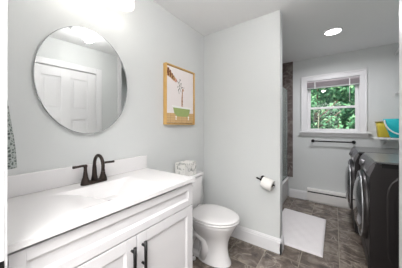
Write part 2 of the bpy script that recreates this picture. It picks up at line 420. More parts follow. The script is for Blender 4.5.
# raised blind gathered at the head of the window
bl = thing('window_blind', 'taupe slatted blind drawn up under the window head', 'blind', (-.04, YF - .01, 1.92))
b = BM(); box(b, WX0 + .002, WX1 - .002, YF + -.018, YF + .016, 2.008, 2.032, .003); obj('headrail', b, BLIND, bl, label='blind headrail')
b = BM()
for k in range(11): box(b, WX0 + .006, WX1 - .006, YF - .02, YF + .016, 1.938 + k * .0062, 1.942 + k * .0062, .001, 1)
obj('slats', b, BLIND, bl)
b = BM(); box(b, WX0 + .004, WX1 - .004, YF - .021, YF + .017, 1.912, 1.934, .003); obj('bottom_rail', b, mat('grey_blind_rail', (176, 180, 178), .5, noise=.04, nscale=10), bl, label='pale grey bottom rail')
for x in (-.27, .19):
    b = BM(); box(b, x - .006, x + .006, YF - .0235, YF - .0215, 1.91, 2.02); obj('ladder_tape', b, WPLAS, bl)
b = BM(); tube(b, [(.19, YF - .012, 1.911), (.19, YF - .012, 1.66)], .0035, 8); obj('lift_cord', b, WPLAS, bl)

# ------------------------------------------------------------------ vanity
Y0, Y1 = 0.125, 1.064
v = thing('vanity_cabinet', 'white shaker bathroom vanity cabinet with black bar pulls', 'vanity', (-1.1, .598, 0))
b = BM()
XF = -.85
box(b, XL + .001, XF - .018, Y0, Y0 + .018, .09, .862, .001, 1); box(b, XL + .001, XF - .018, Y1 - .018, Y1, .09, .862, .001, 1); box(b, XL + .001, XF - .018, Y0 + .018, Y1 - .018, .09, .108); box(b, XL + .001, XL + .013, Y0 + .018, Y1 - .018, .108, .862); box(b, XF - .030, XF - .018, Y0 + .018, Y1 - .018, .108, .69); box(b, XL + .001, XF - .05, Y0 + .001, Y0 + .018, .862, .8785); box(b, XL + .001, XF - .05, Y1 - .018, Y1 - .001, .862, .8785); box(b, XF - .019, XF + .0195, Y0, Y0 + .0035, .09, .867, .0005, 1); box(b, XF - .019, XF + .0195, Y1 - .0035, Y1, .09, .867, .0005, 1); box(b, XL + .001, XF - .06, Y0 + .002, Y1 - .002, .0005, .09)
obj('body', b, CAB, v)
def shaker(y0, y1, z0, z1, fw=.058):
    b = BM(); x0, x1 = XF - .0175, XF + .02
    box(b, x0, x1 - .010, y0 + fw - .002, y1 - fw + .002, z0 + fw - .002, z1 - fw + .002)
    box(b, x0, x1, y0, y0 + fw, z0, z1, .0015); box(b, x0, x1, y1 - fw, y1, z0, z1, .0015)
    box(b, x0, x1, y0 + fw, y1 - fw, z0, z0 + fw, .0015); box(b, x0, x1, y0 + fw, y1 - fw, z1 - fw, z1, .0015)
    # bevelled inner lip
    a = [(y0 + fw, z0 + fw), (y1 - fw, z0 + fw), (y1 - fw, z1 - fw), (y0 + fw, z1 - fw)]
    c = [(y0 + fw + .012, z0 + fw + .012), (y1 - fw - .012, z0 + fw + .012), (y1 - fw - .012, z1 - fw - .012), (y0 + fw + .012, z1 - fw - .012)]
    loft(b, [[(x1 - .003, *p) for p in a], [(x1 - .0095, *p) for p in c]], False, False, smooth=False)
    return b
obj('drawer_front', shaker(Y0 + .0042, Y1 - .0042, .718, .867, .042), CAB, v)
for k, (ya, yb, hy) in enumerate(((Y0 + .0042, .5955, .566), (.5995, Y1 - .0042, .631))):
    d = obj('door', shaker(ya, yb, .098, .711), CAB, v)
    b = BM(); hx = XF + .02
    tube(b, [(hx + .028, hy, .528), (hx + .028, hy, .672)], .0082, 12)
    for z in (.553, .648): tube(b, [(hx - .0005, hy, z), (hx + .028, hy, z)], .0065, 10)
    obj('handle', b, BLACK, d, label='black bar pull')

vt = thing('countertop', 'white moulded vanity countertop with shallow integral basin on the cabinet', 'countertop', (-1.09, .598, .879))
b = BM()
CXa, CXb, CYa, CYb, HC = XL + .001, -.815, .119, 1.076, .905
nx, ny = 48, 84
def ss(t): t = max(0, min(1, t)); return t * t * (3 - 2 * t)
def depth(x, y):
    r = lambda t: max(0, min(1, t))
    return .085 * ss(.5 * min(r((x + 1.235) / .045), r((-.895 - x) / .13), r((y - .33) / .26), r((.835 - y) / .15))) * 2
grid = [[b.verts.new((CXa + (CXb - CXa) * i / nx, CYa + (CYb - CYa) * j / ny, HC - depth(CXa + (CXb - CXa) * i / nx, CYa + (CYb - CYa) * j / ny))) for j in range(ny + 1)] for i in range(nx + 1)]
for i in range(nx):
    for j in range(ny):
        f = b.faces.new([grid[i][j], grid[i + 1][j], grid[i + 1][j + 1], grid[i][j + 1]]); f.smooth = True
lo = {}
rim = [grid[i][0] for i in range(nx + 1)] + [grid[nx][j] for j in range(1, ny + 1)] + [grid[i][ny] for i in range(nx - 1, -1, -1)] + [grid[0][j] for j in range(ny - 1, 0, -1)]
low = [b.verts.new((p.co.x, p.co.y, .881)) for p in rim]
for i in range(len(rim)):
    j = (i + 1) % len(rim); b.faces.new([rim[i], low[i], low[j], rim[j]])
ct = obj('basin_slab', b, TOP, vt)
shade_auto(ct, 40)
b = BM(); box(b, XL + .001, XL + .021, CYa, CYb, HC + .0003, 1.018, .004); obj('backsplash', b, TOP, vt)
b = BM(); lathe(b, (-1.09, .60, HC - .0855), (0, 0, 1), [(0, .024), (.004, .024), (.006, .019), (.009, .017), (.011, .004)], 24); obj('drain', b, BRONZE, vt, label='dark bronze drain')

# faucet
FX, FY = -1.280, .597
f = thing('faucet', 'dark bronze centerset faucet with two lever handles on the vanity top', 'faucet', (FX, FY, HC))
b = BM()
rr = [(FX + .027 * math.cos(a) * (1 if True else 1), FY + (.055 if math.sin(a) > 0 else -.055) + .027 * math.sin(a)) for a in [2 * math.pi * k / 32 for k in range(32)]]
def shrink(s): return [(FX + (x - FX) * s, FY + (y - FY) * (1 - (1 - s) * .35)) for x, y in rr]
loft(b, [[(x, y, HC + z) for x, y in shrink(s)] for s, z in ((1, .0008), (1, .008), (.94, .014), (.7, .018))])
obj('base_plate', b, BRONZE, f)
b = BM()
pts = [(FX, FY, HC + .014), (FX, FY, HC + .05), (FX, FY, HC + .10)]
rad = [.022, .0155, .0125]
for k in range(0, 11):
    a = R(180 - 18 * k * 1.08); pts.append((FX + .055 + .055 * math.cos(a), FY, HC + .120 + .063 * math.sin(a))); rad.append(.0102)
pts.append((FX + .112, FY, HC + .090)); rad.append(.0112)
tube(b, pts, rad, 16)
obj('spout', b, BRONZE, f)
for s in (-1, 1):
    b = BM(); hy = FY + s * .055
    lathe(b, (FX, hy, HC + .012), (0, 0, 1), [(0, .026), (.01, .0235), (.035, .0155), (.07, .0105), (.092, .0095), (.104, .0125), (.112, .011), (.115, .004)], 20)
    h = obj('handle', b, BRONZE, f)
    b = BM(); tube(b, [(FX, hy, HC + .120), (FX + .004, hy + s * .022, HC + .121), (FX + .008, hy + s * .05, HC + .120), (FX + .012, hy + s * .073, HC + .121)], [.0078, .0075, .0072, .0082], 12)
    obj('lever', b, BRONZE, h)

# ------------------------------------------------------------------ oval mirror
m_ = thing('oval_mirror', 'frameless oval mirror on the wall above the vanity', 'mirror', (XL + .0125, .598, 1.22))
m_.rotation_euler = (0, 0, R(-2.2))      # hangs a touch out of parallel with the wall
MY, MZ, MA, MB_ = .591, 1.574, .283, .352
def ell(x, k): return [(x, MY + (MA - k) * math.cos(2 * math.pi * i / 96), MZ + (MB_ - k) * math.sin(2 * math.pi * i / 96)) for i in range(96)]
b = BM(); loft(b, [ell(XL + .0125 + .0008, .004), ell(XL + .0125 + .010, .004), ell(XL + .0125 + .013, .0035), ell(XL + .0125 + .0145, .001), ell(XL + .0125 + .013, 0), ell(XL + .0125 + .0008, 0)], False, False)
vv = b.verts[:]
obj('edge', b, mat('bevelled_mirror_edge', (196, 198, 198), .25, .6, noise=.03, nscale=8), m_)
b = BM(); loft(b, [ell(XL + .0135, .0042), ell(XL + .025, .0042)], smooth=False); obj('mirror_glass', b, MIRR, m_)

# vanity light
vl = thing('vanity_light', 'three lamp wall light with white glass shades above the oval mirror', 'wall light', (XL, .6, 2.2))
b = BM(); box(b, XL + .0008, XL + .022, .30, .90, 2.285, 2.375, .006); obj('back_plate', b, SILVER, vl)
for yy in (.405, .60, .795):
    b = BM(); tube(b, [(XL + .02, yy, 2.33), (XL + .07, yy, 2.335), (-1.27, yy, 2.33), (-1.255, yy, 2.30), (-1.255, yy, 2.275)], .008, 10); obj('arm', b, SILVER, vl)
    b = BM(); lathe(b, (-1.255, yy, 2.28), (0, 0, -1), [(0, .022), (.006, .035), (.02, .05), (.05, .062), (.10, .070), (.128, .068), (.130, .060), (.126, .066), (.10, .066), (.05, .058), (.02, .046), (.008, .03)], 32, caps=False)
    obj('shade', b, LAMP, vl)

# ------------------------------------------------------------------ framed picture
FY0, FY1, FZ0, FZ1 = 1.286, 1.744, 1.292, 1.896
pf = thing('framed_picture', 'oak framed print of a giraffe over a green bathtub', 'picture', (XL, 1.515, FZ0))
b = BM()
fx0, fx1, fw = XL + .001, XL + .042, .012
box(b, fx0, fx1, FY0, FY0 + fw, FZ0, FZ1, .0015); box(b, fx0, fx1, FY1 - fw, FY1, FZ0, FZ1, .0015)
box(b, fx0, fx1, FY0 + fw, FY1 - fw, FZ0, FZ0 + fw, .0015); box(b, fx0, fx1, FY0 + fw, FY1 - fw, FZ1 - fw, FZ1, .0015)
obj('frame', b, OAK, pf)
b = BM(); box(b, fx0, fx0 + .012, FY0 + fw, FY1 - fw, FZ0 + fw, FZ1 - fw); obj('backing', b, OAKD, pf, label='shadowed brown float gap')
PAPERW = mat('print_paper', (236, 228, 226), .7, noise=.01, nscale=10)
pm = [PAPERW, mat('print_tan', (200, 162, 112), .7, noise=.1, nscale=60), mat('print_brown', (120, 72, 40), .7, noise=.1, nscale=60), mat('print_pink', (206, 150, 132), .7),
      mat('print_sage', (156, 172, 108), .7, noise=.08, nscale=25), mat('print_white', (244, 242, 238), .7), mat('print_floor', (206, 172, 124), .7, noise=.16, nscale=18), mat('print_twig', (104, 108, 92), .7),
      mat('print_floor_dark', (184, 148, 104), .7, noise=.1, nscale=18), mat('print_calf', (190, 146, 116), .7, noise=.15, nscale=80)]
PY0, PY1, PZ0, PZ1 = FY0 + fw + .007, FY1 - fw - .007, FZ0 + fw + .007, FZ1 - fw - .007
px = fx0 + .030
b = BM(); box(b, fx0 + .012, px, PY0, PY1, PZ0, PZ1, .001)
lay = [0]
def S(pts, mi):
    """flat printed shape; pts are fractions across and up the sheet"""
    lay[0] += 1; x = px + .00025 + lay[0] * .00003
    vv = [b.verts.new((x, PY0 + (PY1 - PY0) * p, PZ0 + (PZ1 - PZ0) * q)) for p, q in pts]
    fc = b.faces.new(vv); fc.material_index = mi
def disc(cx, cy, rx, ry, mi, n=12, rot=0):
    S([(cx + rx * math.cos(2 * math.pi * k / n) * math.cos(rot) - ry * math.sin(2 * math.pi * k / n) * math.sin(rot), cy + rx * math.cos(2 * math.pi * k / n) * math.sin(rot) + ry * math.sin(2 * math.pi * k / n) * math.cos(rot)) for k in range(n)], mi)
S([(.001, .001), (.999, .001), (.999, .19), (.001, .17)], 6)
for q in (.04, .085, .13): S([(.001, q), (.999, q + .004), (.999, q + .010), (.001, q + .006)], 8)
for p in (.12, .3, .52, .71, .9): S([(p, .001), (p + .012, .001), (p + .01, .17), (p, .17)], 8)
NK = lambda q: 1 - (1 - q) * .62
TW = lambda q: q + .135
CF = lambda q: .27 + (q - .27) * 1.32
# giraffe leaning in from the upper left
S([(p_, NK(q_)) for p_, q_ in [(.002, .97), (.002, .72), (.10, .68), (.22, .61), (.30, .60), (.335, .645), (.30, .70), (.20, .79), (.10, .89)]], 1)
for cx, cy, r in ((.05, .90, .035), (.04, .82, .04), (.11, .85, .032), (.05, .75, .03), (.12, .77, .035), (.18, .78, .026), (.18, .70, .03), (.11, .71, .02), (.235, .73, .02), (.24, .66, .022)):
    disc(cx, NK(cy), r * 1.1, r * .9, 2, 7, cx * 9)
disc(.305, NK(.635), .042, .036, 3); disc(.325, NK(.645), .008, .006, 2, 6)
# twig reaching down
for a, c in (((.34, .64), (.42, .60)), ((.42, .60), (.46, .66)), ((.42, .60), (.45, .52)), ((.45, .52), (.40, .47)), ((.45, .52), (.50, .44)), ((.40, .47), (.43, .40)), ((.50, .62), (.49, .54))):
    dx, dy = c[0] - a[0], c[1] - a[1]; L = math.hypot(dx, dy); ux, uy = -dy / L * .006, dx / L * .006
    S([(a[0] - ux, TW(a[1] - uy)), (c[0] - ux, TW(c[1] - uy)), (c[0] + ux, TW(c[1] + uy)), (a[0] + ux, TW(a[1] + uy))], 7)
for cx, cy in ((.46, .67), (.40, .47), (.52, .53), (.44, .56), (.49, .60), (.38, .53)): disc(cx, TW(cy), .022, .012, 7, 8, cx * 20)
# small giraffe standing in the tub
S([(p_, CF(q_)) for p_, q_ in [(.50, .27), (.522, .27), (.53, .36), (.552, .27), (.572, .27), (.562, .40), (.565, .51), (.60, .53), (.595, .555), (.545, .56), (.53, .49), (.512, .42)]], 9)
for cx, cy in ((.54, .43), (.548, .49), (.53, .38), (.555, .38), (.555, .54), (.55, .33)): disc(cx, CF(cy), .011, .012, 2, 6)
disc(.545, CF(.575), .018, .008, 2, 6, .7); disc(.605, CF(.575), .018, .008, 2, 6, -.5)
# tub
S([(.20, .29), (.86, .275), (.82, .17), (.75, .118), (.36, .118), (.25, .17)], 4)
S([(.16, .315), (.90, .295), (.90, .268), (.22, .275), (.16, .295)], 5)
for p in (.31, .79): S([(p - .03, .125), (p + .03, .125), (p + .012, .085), (p + .02, .055), (p - .02, .055), (p - .006, .085)], 5)
obj('print', b, pm, pf)

# ------------------------------------------------------------------ toilet
TY = 1.555
to = thing('toilet', 'white two piece toilet with closed lid beside the vanity', 'toilet', (-1.05, TY, 0))
def egg(xb, xf, hw, z, n=40, p=2.0):
    cx = xb + (xf - xb) * .45; out = []
    for k in range(n):
        a = 2 * math.pi * k / n; c_, s_ = math.cos(a), math.sin(a)
        rx = (xf - cx) if c_ > 0 else (cx - xb)
        pw = 1 if c_ > 0 else .75
        out.append((cx + rx * (abs(c_) ** pw) * (1 if c_ > 0 else -1), TY + hw * (abs(s_) ** (1 if c_ > 0 else .85)) * (1 if s_ > 0 else -1), z))
    return out
b = BM()
loft(b, [egg(-1.12, -.775, .112, .001), egg(-1.12, -.778, .108, .02), egg(-1.11, -.80, .092, .07), egg(-1.11, -.808, .086, .14), egg(-1.13, -.802, .096, .20), egg(-1.16, -.780, .128, .26), egg(-1.17, -.745, .162, .32), egg(-1.17, -.722, .181, .365), egg(-1.165, -.716, .186, .385), egg(-1.165, -.720, .183, .394)])
box(b, -1.345, -1.13, TY - .105, TY + .105, .33, .394, .02, 3)
box(b, -1.31, -1.08, TY - .055, TY + .055, .001, .34, .03, 3); box(b, -1.30, -1.0, TY - .095, TY + .095, .001, .045, .012, 3)
bw = obj('bowl', b, PORC, to); shade_auto(bw, 50)
b = BM()
tube(b, [(-1.20, TY - .070, .05), (-1.18, TY - .076, .13), (-1.14, TY - .080, .20), (-1.08, TY - .080, .235), (-1.02, TY - .074, .20), (-1.0, TY - .07, .12), (-1.02, TY - .07, .03)], [.04, .042, .044, .044, .042, .044, .048], 14)
tube(b, [(-1.20, TY + .070, .05), (-1.18, TY + .076, .13), (-1.14, TY + .080, .20), (-1.08, TY + .080, .235), (-1.02, TY + .074, .20), (-1.0, TY + .07, .12), (-1.02, TY + .07, .03)], [.04, .042, .044, .044, .042, .044, .048], 14)
obj('trapway', b, PORC, to)
for s in (-1, 1):
    b = BM(); lathe(b, (-1.10, TY + s * .128, .0008), (0, 0, 1), [(0, .02), (.012, .02), (.024, .015), (.029, .004)], 16); obj('bolt_cap', b, PORC, to)
b = BM(); loft(b, [egg(-1.175, -.704, .191, .3965), egg(-1.18, -.698, .195, .402), egg(-1.18, -.698, .195, .411), egg(-1.175, -.704, .191, .415)]); obj('seat', b, SEATP, to)
b = BM(); loft(b, [egg(-1.174, -.706, .189, .4185), egg(-1.178, -.701, .193, .422), egg(-1.178, -.701, .193, .430), egg(-1.173, -.708, .187, .436), egg(-1.14, -.74, .158, .441), egg(-1.08, -.80, .1, .444)])
for s in (-1, 1): tube(b, [(-1.185, TY + s * .05, .4225), (-1.185, TY + s * .105, .4225)], .012, 12)
obj('lid', b, SEATP, to)
b = BM()
def tk(z, e): return [(x, y, z) for x, y in rrect(-1.355 - e * .2, -1.195 + e, TY - .180 - e, TY + .165 + e, .04)]
loft(b, [tk(.396, -.016), tk(.42, -.008), tk(.60, .0), tk(.733, .004)]); obj('tank', b, PORC, to)
b = BM(); loft(b, [tk(.7335, .004), tk(.7345, .014), tk(.755, .016), tk(.764, .012), tk(.768, .0)]); obj('tank_lid', b, PORC, to)
b = BM(); lathe(b, (-1.182, TY - .13, .68), (1, 0, 0), [(0, .013), (.008, .013), (.014, .008)], 14); tube(b, [(-1.17, TY - .13, .68), (-1.166, TY - .09, .676), (-1.166, TY - .06, .672)], .0055, 8); obj('flush_lever', b, CHROME, to, label='chrome flush lever')

# tissue box
tb = thing('tissue_box', 'grey and white patterned tissue box on the toilet tank', 'tissue box', (-1.265, 1.506, .7685))
b = BM(); box(b, -1.33, -1.20, 1.412, 1.60, .769, .902, .002, 1); obj('carton', b, MCARD, tb)
b = BM(); lathe(b, (-1.265, 1.506, .9022), (0, 0, 1), [(0, .05), (.0006, .05)], 24, sx=1, sy=.5); obj('slot', b, PAPER, tb)

# ------------------------------------------------------------------ paper holder and roll on the partition
hx, hz, hy = -.612, .731, YP
h = thing('toilet_paper_holder', 'black single post paper holder on the partition wall', 'paper holder', (hx, hy, hz))
b = BM(); lathe(b, (hx, hy - .0008, hz), (0, -1, 0), [(0, .026), (.006, .026), (.012, .02), (.02, .012), (.055, .0105), (.062, .0135), (.075, .0135), (.08, .006)], 24); obj('wall_mount', b, BLACK, h)
ax = Vector((.966, -.06, -.25)).normalized(); c0 = Vector((hx, hy - .068, hz - .003))
b = BM(); tube(b, [c0 - ax * .052, c0 - ax * .046, c0 + ax * .14], [.0085, .0085, .0075], 12); obj('arm', b, BLACK, h)
rl = thing('toilet_paper_roll', 'white toilet paper roll on the black paper holder', 'paper roll', tuple(c0 + ax * .078))
up = frame_of(ax)
rc = c0 + ax * .014 + Vector((0, 0, -.0115))
b = BM(); lathe(b, rc, ax, [(0, .0205), (0, .052), (.003, .055), (.101, .055), (.104, .052), (.104, .0205), (0, .0205)], 36, caps=False); obj('paper', b, PAPER, rl, label='white paper')
b = BM(); lathe(b, rc, ax, [(-.0006, .0202), (.1046, .0202), (.1046, .0190), (-.0006, .0190), (-.0006, .0202)], 24, caps=False); obj('core', b, CARD, rl, label='brown cardboard core')

# ------------------------------------------------------------------ hand towel on a ring by the doorway
RX, RZ = -1.10, 1.545
tr = thing('towel_ring', 'metal towel ring holding the patterned hand towel at the left edge', 'towel ring', (RX, YN, RZ))
b = BM(); lathe(b, (RX, YN + .0008, RZ), (0, 1, 0), [(0, .022), (.006, .022), (.01, .01), (.035, .008)], 18); obj('wall_mount', b, SILVER, tr)
b = BM(); tube(b, [(RX + .075 * math.sin(2 * math.pi * k / 32), YN + .036, RZ - .065 + .075 * math.cos(2 * math.pi * k / 32)) for k in range(33)], .0045, 8, caps=False); obj('ring', b, SILVER, tr)
b = BM()
rings = []
for k in range(25):
    q = k / 24; z = RZ - .105 - .0 - q * .335 if k else RZ - .10
    hw = .030 + .040 * ss(q * 1.1); th = .010 + .012 * ss(q * 1.2)
    ring = []
    for j in range(40):
        a = 2 * math.pi * j / 40; cx = math.cos(a); sy = math.sin(a)
        x = RX + hw * cx; fold = .006 * math.sin(cx * 9 + q * 2)
        ring.append((x, YN + .042 + th * (abs(sy) ** .6) * (1 if sy > 0 else -1) * .9 + fold * (.4 + .6 * q) + .016 * q, z))
    rings.append(ring)
loft(b, rings)
# the loop through the ring
tube(b, [(RX, YN + .026, RZ - .20), (RX, YN + .024, RZ - .15), (RX, YN + .027, RZ - .128), (RX, YN + .036, RZ - .116), (RX, YN + .044, RZ - .13), (RX, YN + .044, RZ - .18)], [.014, .012, .010, .009, .011, .016], 14)
tag(obj('hand_towel', b, TOWEL), 'grey and white patterned hand towel hanging at the left edge', 'towel')

# ------------------------------------------------------------------ bathtub and glass screen behind the partition
AX = -.672
tu = thing('bathtub', 'white bathtub with its end beyond the partition wall', 'bathtub', (-1.0, 2.9, 0))
b = BM(); tx0, ty0, ty1, rimz = XL + .0125, YP2 + .013, YF - .0125, .362
def tr_(x0, x1, y0, y1, r, z): return [(x, y, z) for x, y in rrect(x0, x1, y0, y1, r)]
loft(b, [tr_(tx0, AX - .02, ty0, ty1, .02, .001), tr_(tx0, AX - .012, ty0, ty1, .02, .10), tr_(tx0, AX - .01, ty0, ty1, .02, rimz - .045), tr_(tx0, AX, ty0, ty1, .02, rimz - .03), tr_(tx0, AX + .002, ty0, ty1, .022, rimz - .01), tr_(tx0 + .006, AX - .008, ty0 + .006, ty1 - .006, .03, rimz),
         tr_(tx0 + .05, AX - .055, ty0 + .06, ty1 - .06, .10, rimz), tr_(tx0 + .06, AX - .065, ty0 + .075, ty1 - .075, .10, rimz - .012), tr_(tx0 + .10, AX - .11, ty0 + .15, ty1 - .13, .12, .14), tr_(tx0 + .16, AX - .17, ty0 + .22, ty1 - .20, .10, .085)])
ob = obj('tub_shell', b, TUBM, tu); shade_auto(ob, 40)
b = BM(); lathe(b, (-1.0, 3.3, .0855), (0, 0, 1), [(0, .03), (.004, .03), (.006, .01)], 20); obj('drain', b, CHROME, tu)
gs = thing('shower_screen', 'clear glass shower screen standing on the tub rim', 'shower screen', (AX - .03, 3.1, rimz))
b = BM(); box(b, AX - .036, AX - .028, 2.45, 3.66, rimz + .012, 1.93, .001, 1); obj('glass_panel', b, SCREEN, gs)
b = BM(); box(b, AX - .042, AX - .022, 2.45, 3.66, rimz + .0006, rimz + .014, .002); box(b, AX - .042, AX - .022, 3.66, 3.68, rimz + .0006, 1.932, .002); obj('channel', b, CHROME, gs, label='chrome channel')

# ------------------------------------------------------------------ bath mat
b = BM()
nx, ny = 28, 44
def mz(i, j):
    u, v_ = i / nx, j / ny
    return .014 + .002 * math.sin(u * 23) * math.sin(v_ * 31) - .004 * (1 - min(1, min(u, 1 - u) * 28)) - .004 * (1 - min(1, min(v_, 1 - v_) * 44))
g_ = [[b.verts.new((-.632 + .538 * i / nx, 2.165 + (.895 + .065 * (1 - i / nx)) * j / ny, mz(i, j))) for j in range(ny + 1)] for i in range(nx + 1)]
for i in range(nx):
    for j in range(ny):
        b.faces.new([g_[i][j], g_[i + 1][j], g_[i + 1][j + 1], g_[i][j + 1]]).smooth = True
rim = [g_[i][0] for i in range(nx + 1)] + [g_[nx][j] for j in range(1, ny + 1)] + [g_[i][ny] for i in range(nx - 1, -1, -1)] + [g_[0][j] for j in range(ny - 1, 0, -1)]
low = [b.verts.new((p.co.x, p.co.y, .0008)) for p in rim]
for i in range(len(rim)): b.faces.new([rim[i], low[i], low[(i + 1) % len(rim)], rim[(i + 1) % len(rim)]])
b.faces.new(low)
mt = tag(obj('bath_mat', b, MATF), 'white cotton bath mat lying on the dark tile floor', 'bath mat')

# ------------------------------------------------------------------ baseboard heater
bh = thing('baseboard_heater', 'white electric baseboard heater along the wall under the window', 'heater', (.15, YF - .04, 0))
hx0, hx1 = -.384, .70
b = BM()
prism(b, [(YF - .001, .02), (YF - .060, .02), (YF - .066, .03), (YF - .066, .155), (YF - .062, .160), (YF - .001, .160)], 'x', hx0 + .004, hx1 - .004)
prism(b, [(YF - .001, .180), (YF - .062, .180), (YF - .066, .182), (YF - .066, .192), (YF - .060, .215), (YF - .030, .222), (YF - .001, .222)], 'x', hx0 + .004, hx1 - .004)
obj('housing', b, HEAT, bh)
b = BM(); box(b, hx0 + .01, hx1 - .01, YF - .0645, YF - .006, .1605, .1795); obj('grille', b, DARK, bh, label='dark outlet slot')
for x0, x1 in ((hx0, hx0 + .0035), (hx1 - .0035, hx1)):
    b = BM(); prism(b, [(YF - .001, .002), (YF - .062, .002), (YF - .068, .03), (YF - .068, .192), (YF - .062, .217), (YF - .03, .2245), (YF - .001, .2245)], 'x', x0, x1); obj('end_cap', b, HEAT, bh)
b = BM(); box(b, hx0 + .02, hx1 - .02, YF - .05, YF - .005, .0008, .0195); obj('foot', b, HEAT, bh)

# towel bar under the window
tb_ = thing('towel_bar', 'black towel bar on the far wall below the window', 'towel bar', (-.04, YF, 1.03))
b = BM(); tube(b, [(-.322, YF - .06, 1.03), (.262, YF - .06, 1.03)], .0105, 14); obj('bar', b, BLACK, tb_)
for x in (-.30, .24):
    b = BM(); lathe(b, (x, YF - .0008, 1.03), (0, -1, 0), [(0, .026), (.006, .026), (.012, .014), (.045, .012), (.052, .017), (.068, .017), (.072, .008)], 20); obj('post', b, BLACK, tb_)

# ------------------------------------------------------------------ laundry machines
def machine(name, label, y0, kind, x0):
    y1 = y0 + .683; yc = (y0 + y1) / 2; XB = XR - .04; ZT = .981
    t = thing(name, label, name.replace('_', ' '), (.65, yc, 0), 'front loading laundry pair')
    b = BM()
    prism(b, [(XB, .022), (x0 + .012, .022), (x0, .034), (x0, .80), (x0 + .004, .90), (x0 + .034, .958), (XB, .958)], 'y', y0 + .004, y1 - .004)
    # pressed panel in the near side
    for yy, sg in ((y0 + .004, -1), (y1 - .004, 1)):
        rg = [rrect(x0 + .105, XB - .105, .06, .915, .2), rrect(x0 + .115, XB - .115, .07, .905, .19), rrect(x0 + .15, XB - .15, .11, .84, .16), rrect(x0 + .160, XB - .160, .12, .83, .15)]
        dy = [.0003, .0038, .0038, .0010]
        loft(b, [[(px_, yy + sg * d_, pz) for px_, pz in r_] for r_, d_ in zip(rg, dy)], True, True, smooth=False)
    obj('body', b, GRAPH, t)
    b = BM(); box(b, x0 + .036, XB + .002, y0 + .002, y1 - .002, .9665, ZT, .003); obj('top_lid', b, WTOP, t, label='grey enamel top')
    b = BM(); box(b, x0 + .075, XB, y0 + .0005, y1 - .0005, .930, .9663, .001, 1); obj('lid_trim', b, BLACK, t, label='black strip under the top')
    b = BM()
    prism(b, [(x0 - .001, .845), (x0 - .012, .852), (x0 - .011, .895), (x0 - .001, .93), (x0 + .024, .968), (x0 + .0355, .974), (x0 + .0355, .945), (x0 + .02, .90)], 'y', y0 + .003, y1 - .003)
    cp = obj('control_panel', b, CONSOLE, t)
    nrm = Vector((-.93, 0, .37)).normalized()
    b = BM(); lathe(b, (x0 - .006, yc, .912), nrm, [(0, .034), (.006, .034), (.010, .028), (.026, .026), (.029, .022), (.030, .004)], 28); obj('dial', b, CONSOLE, cp)
    b = BM(); box(b, x0 - .0145, x0 - .0115, yc + .08, yc + .20, .862, .886, .001); obj('display', b, DGLASS, cp, label='dark display strip')
    for k in range(4):
        b = BM(); lathe(b, (x0 - .0105, yc - .10 - k * .045, .872), (-1, 0, 0), [(0, .009), (.004, .009), (.006, .006)], 12); obj('button', b, STEEL, cp)
    # round door, bulging forward
    zc = .515; c = (x0 - .0005, yc, zc)
    b = BM(); lathe(b, c, (-1, 0, 0), [(0, .325), (.016, .325), (.030, .318), (.036, .308), (.036, .262), (.03, .258), (0, .258)], 64, caps=False)
    d = obj('door', b, GRAPH, t)
    b = BM(); lathe(b, c, (-1, 0, 0), [(.0362, .309), (.040, .309), (.042, .307), (.042, .300), (.040, .298), (.0362, .298), (.0362, .309)], 64, caps=False); obj('door_ring', b, STEEL, d, label='bright steel ring')
    b = BM(); lathe(b, c, (-1, 0, 0), [(.03, .2575), (.040, .257), (.055, .235), (.072, .18), (.083, .10), (.086, .02)], 48); obj('door_glass', b, DGLASS, d, label='smoked glass')
    b = BM(); box(b, x0 - .0445, x0 - .0366, yc - .29, yc - .264, zc - .07, zc + .07, .004); obj('door_handle', b, BLACK, d)
    b = BM(); box(b, x0 - .0035, x0 - .0005, y0 + .03, y1 - .03, .045, .16, .0012); obj('kick_panel', b, GRAPH, t)
    for xx in (x0 + .06, XB - .06):
        for yy in (y0 + .06, y1 - .06):
            b = BM(); lathe(b, (xx, yy, .0008), (0, 0, 1), [(0, .022), (.01, .022), (.012, .012), (.0215, .012)], 14); obj('foot', b, BLACK, t)
    if kind == 'washer':
        b = BM(); box(b, x0 - .0145, x0 - .0115, yc - .31, yc - .28, .87, .885, .001); obj('dispenser_catch', b, BLACK, cp)
    return t
machine('washing_machine', 'dark graphite front loading machine nearest the camera, at the right edge', 2.117, 'washer', .24)
machine('clothes_dryer', 'dark graphite front loading machine beside the far wall and heater', 2.845, 'dryer', .195)

# ------------------------------------------------------------------ wire shelves with laundry supplies
def wire_shelf(label, x0, x1, y0, y1, z, along='y', lip=.028):
    t = thing('wire_shelf', label, 'shelf', ((x0 + x1) / 2, (y0 + y1) / 2, z), 'white wire shelves above the machines')
    r = .0026
    b = BM()
    if along == 'y':
        k = y0 + .01
        while k < y1: tube(b, [(x0 + .002, k, z - lip), (x0, k, z - .004), (x0 + .004, k, z), (x1 - .004, k, z)], .0019, 6); k += .0254
    else:
        k = x0 + .01
        while k < x1: tube(b, [(k, y0 + .002, z - lip), (k, y0, z - .004), (k, y0 + .004, z), (k, y1 - .004, z)], .0019, 6); k += .0254
    obj('wire_deck', b, WIRE, t)
    b = BM()
    if along == 'y':
        for x, zz in ((x0 + .001, z - lip), (x0 + .001, z - .004), (x1 - .006, z - .004), ((x0 + x1) / 2, z - .004)): tube(b, [(x, y0, zz), (x, y1, zz)], .0034, 8)
    else:
        for y, zz in ((y0 + .001, z - lip), (y0 + .001, z - .004), (y1 - .006, z - .004), ((y0 + y1) / 2, z - .004)): tube(b, [(x0, y, zz), (x1, y, zz)], .0034, 8)
    obj('rail', b, WIRE, t)
    for p in ((y0 + .3, y1 - .3) if along == 'y' else (x0 + .15, x1 - .1)):
        b = BM()
        if along == 'y': tube(b, [(x0 + .03, p, z - .008), (x1 - .003, p, z - .26)], .005, 8)
        else: tube(b, [(p, y0 + .03, z - .008), (p, y1 - .003, z - .10)], .005, 8)
        obj('brace', b, WIRE, t)
wire_shelf('topmost white wire shelf high at the right edge', .685, XR - .001, 2.3, YF - .004, 2.30)
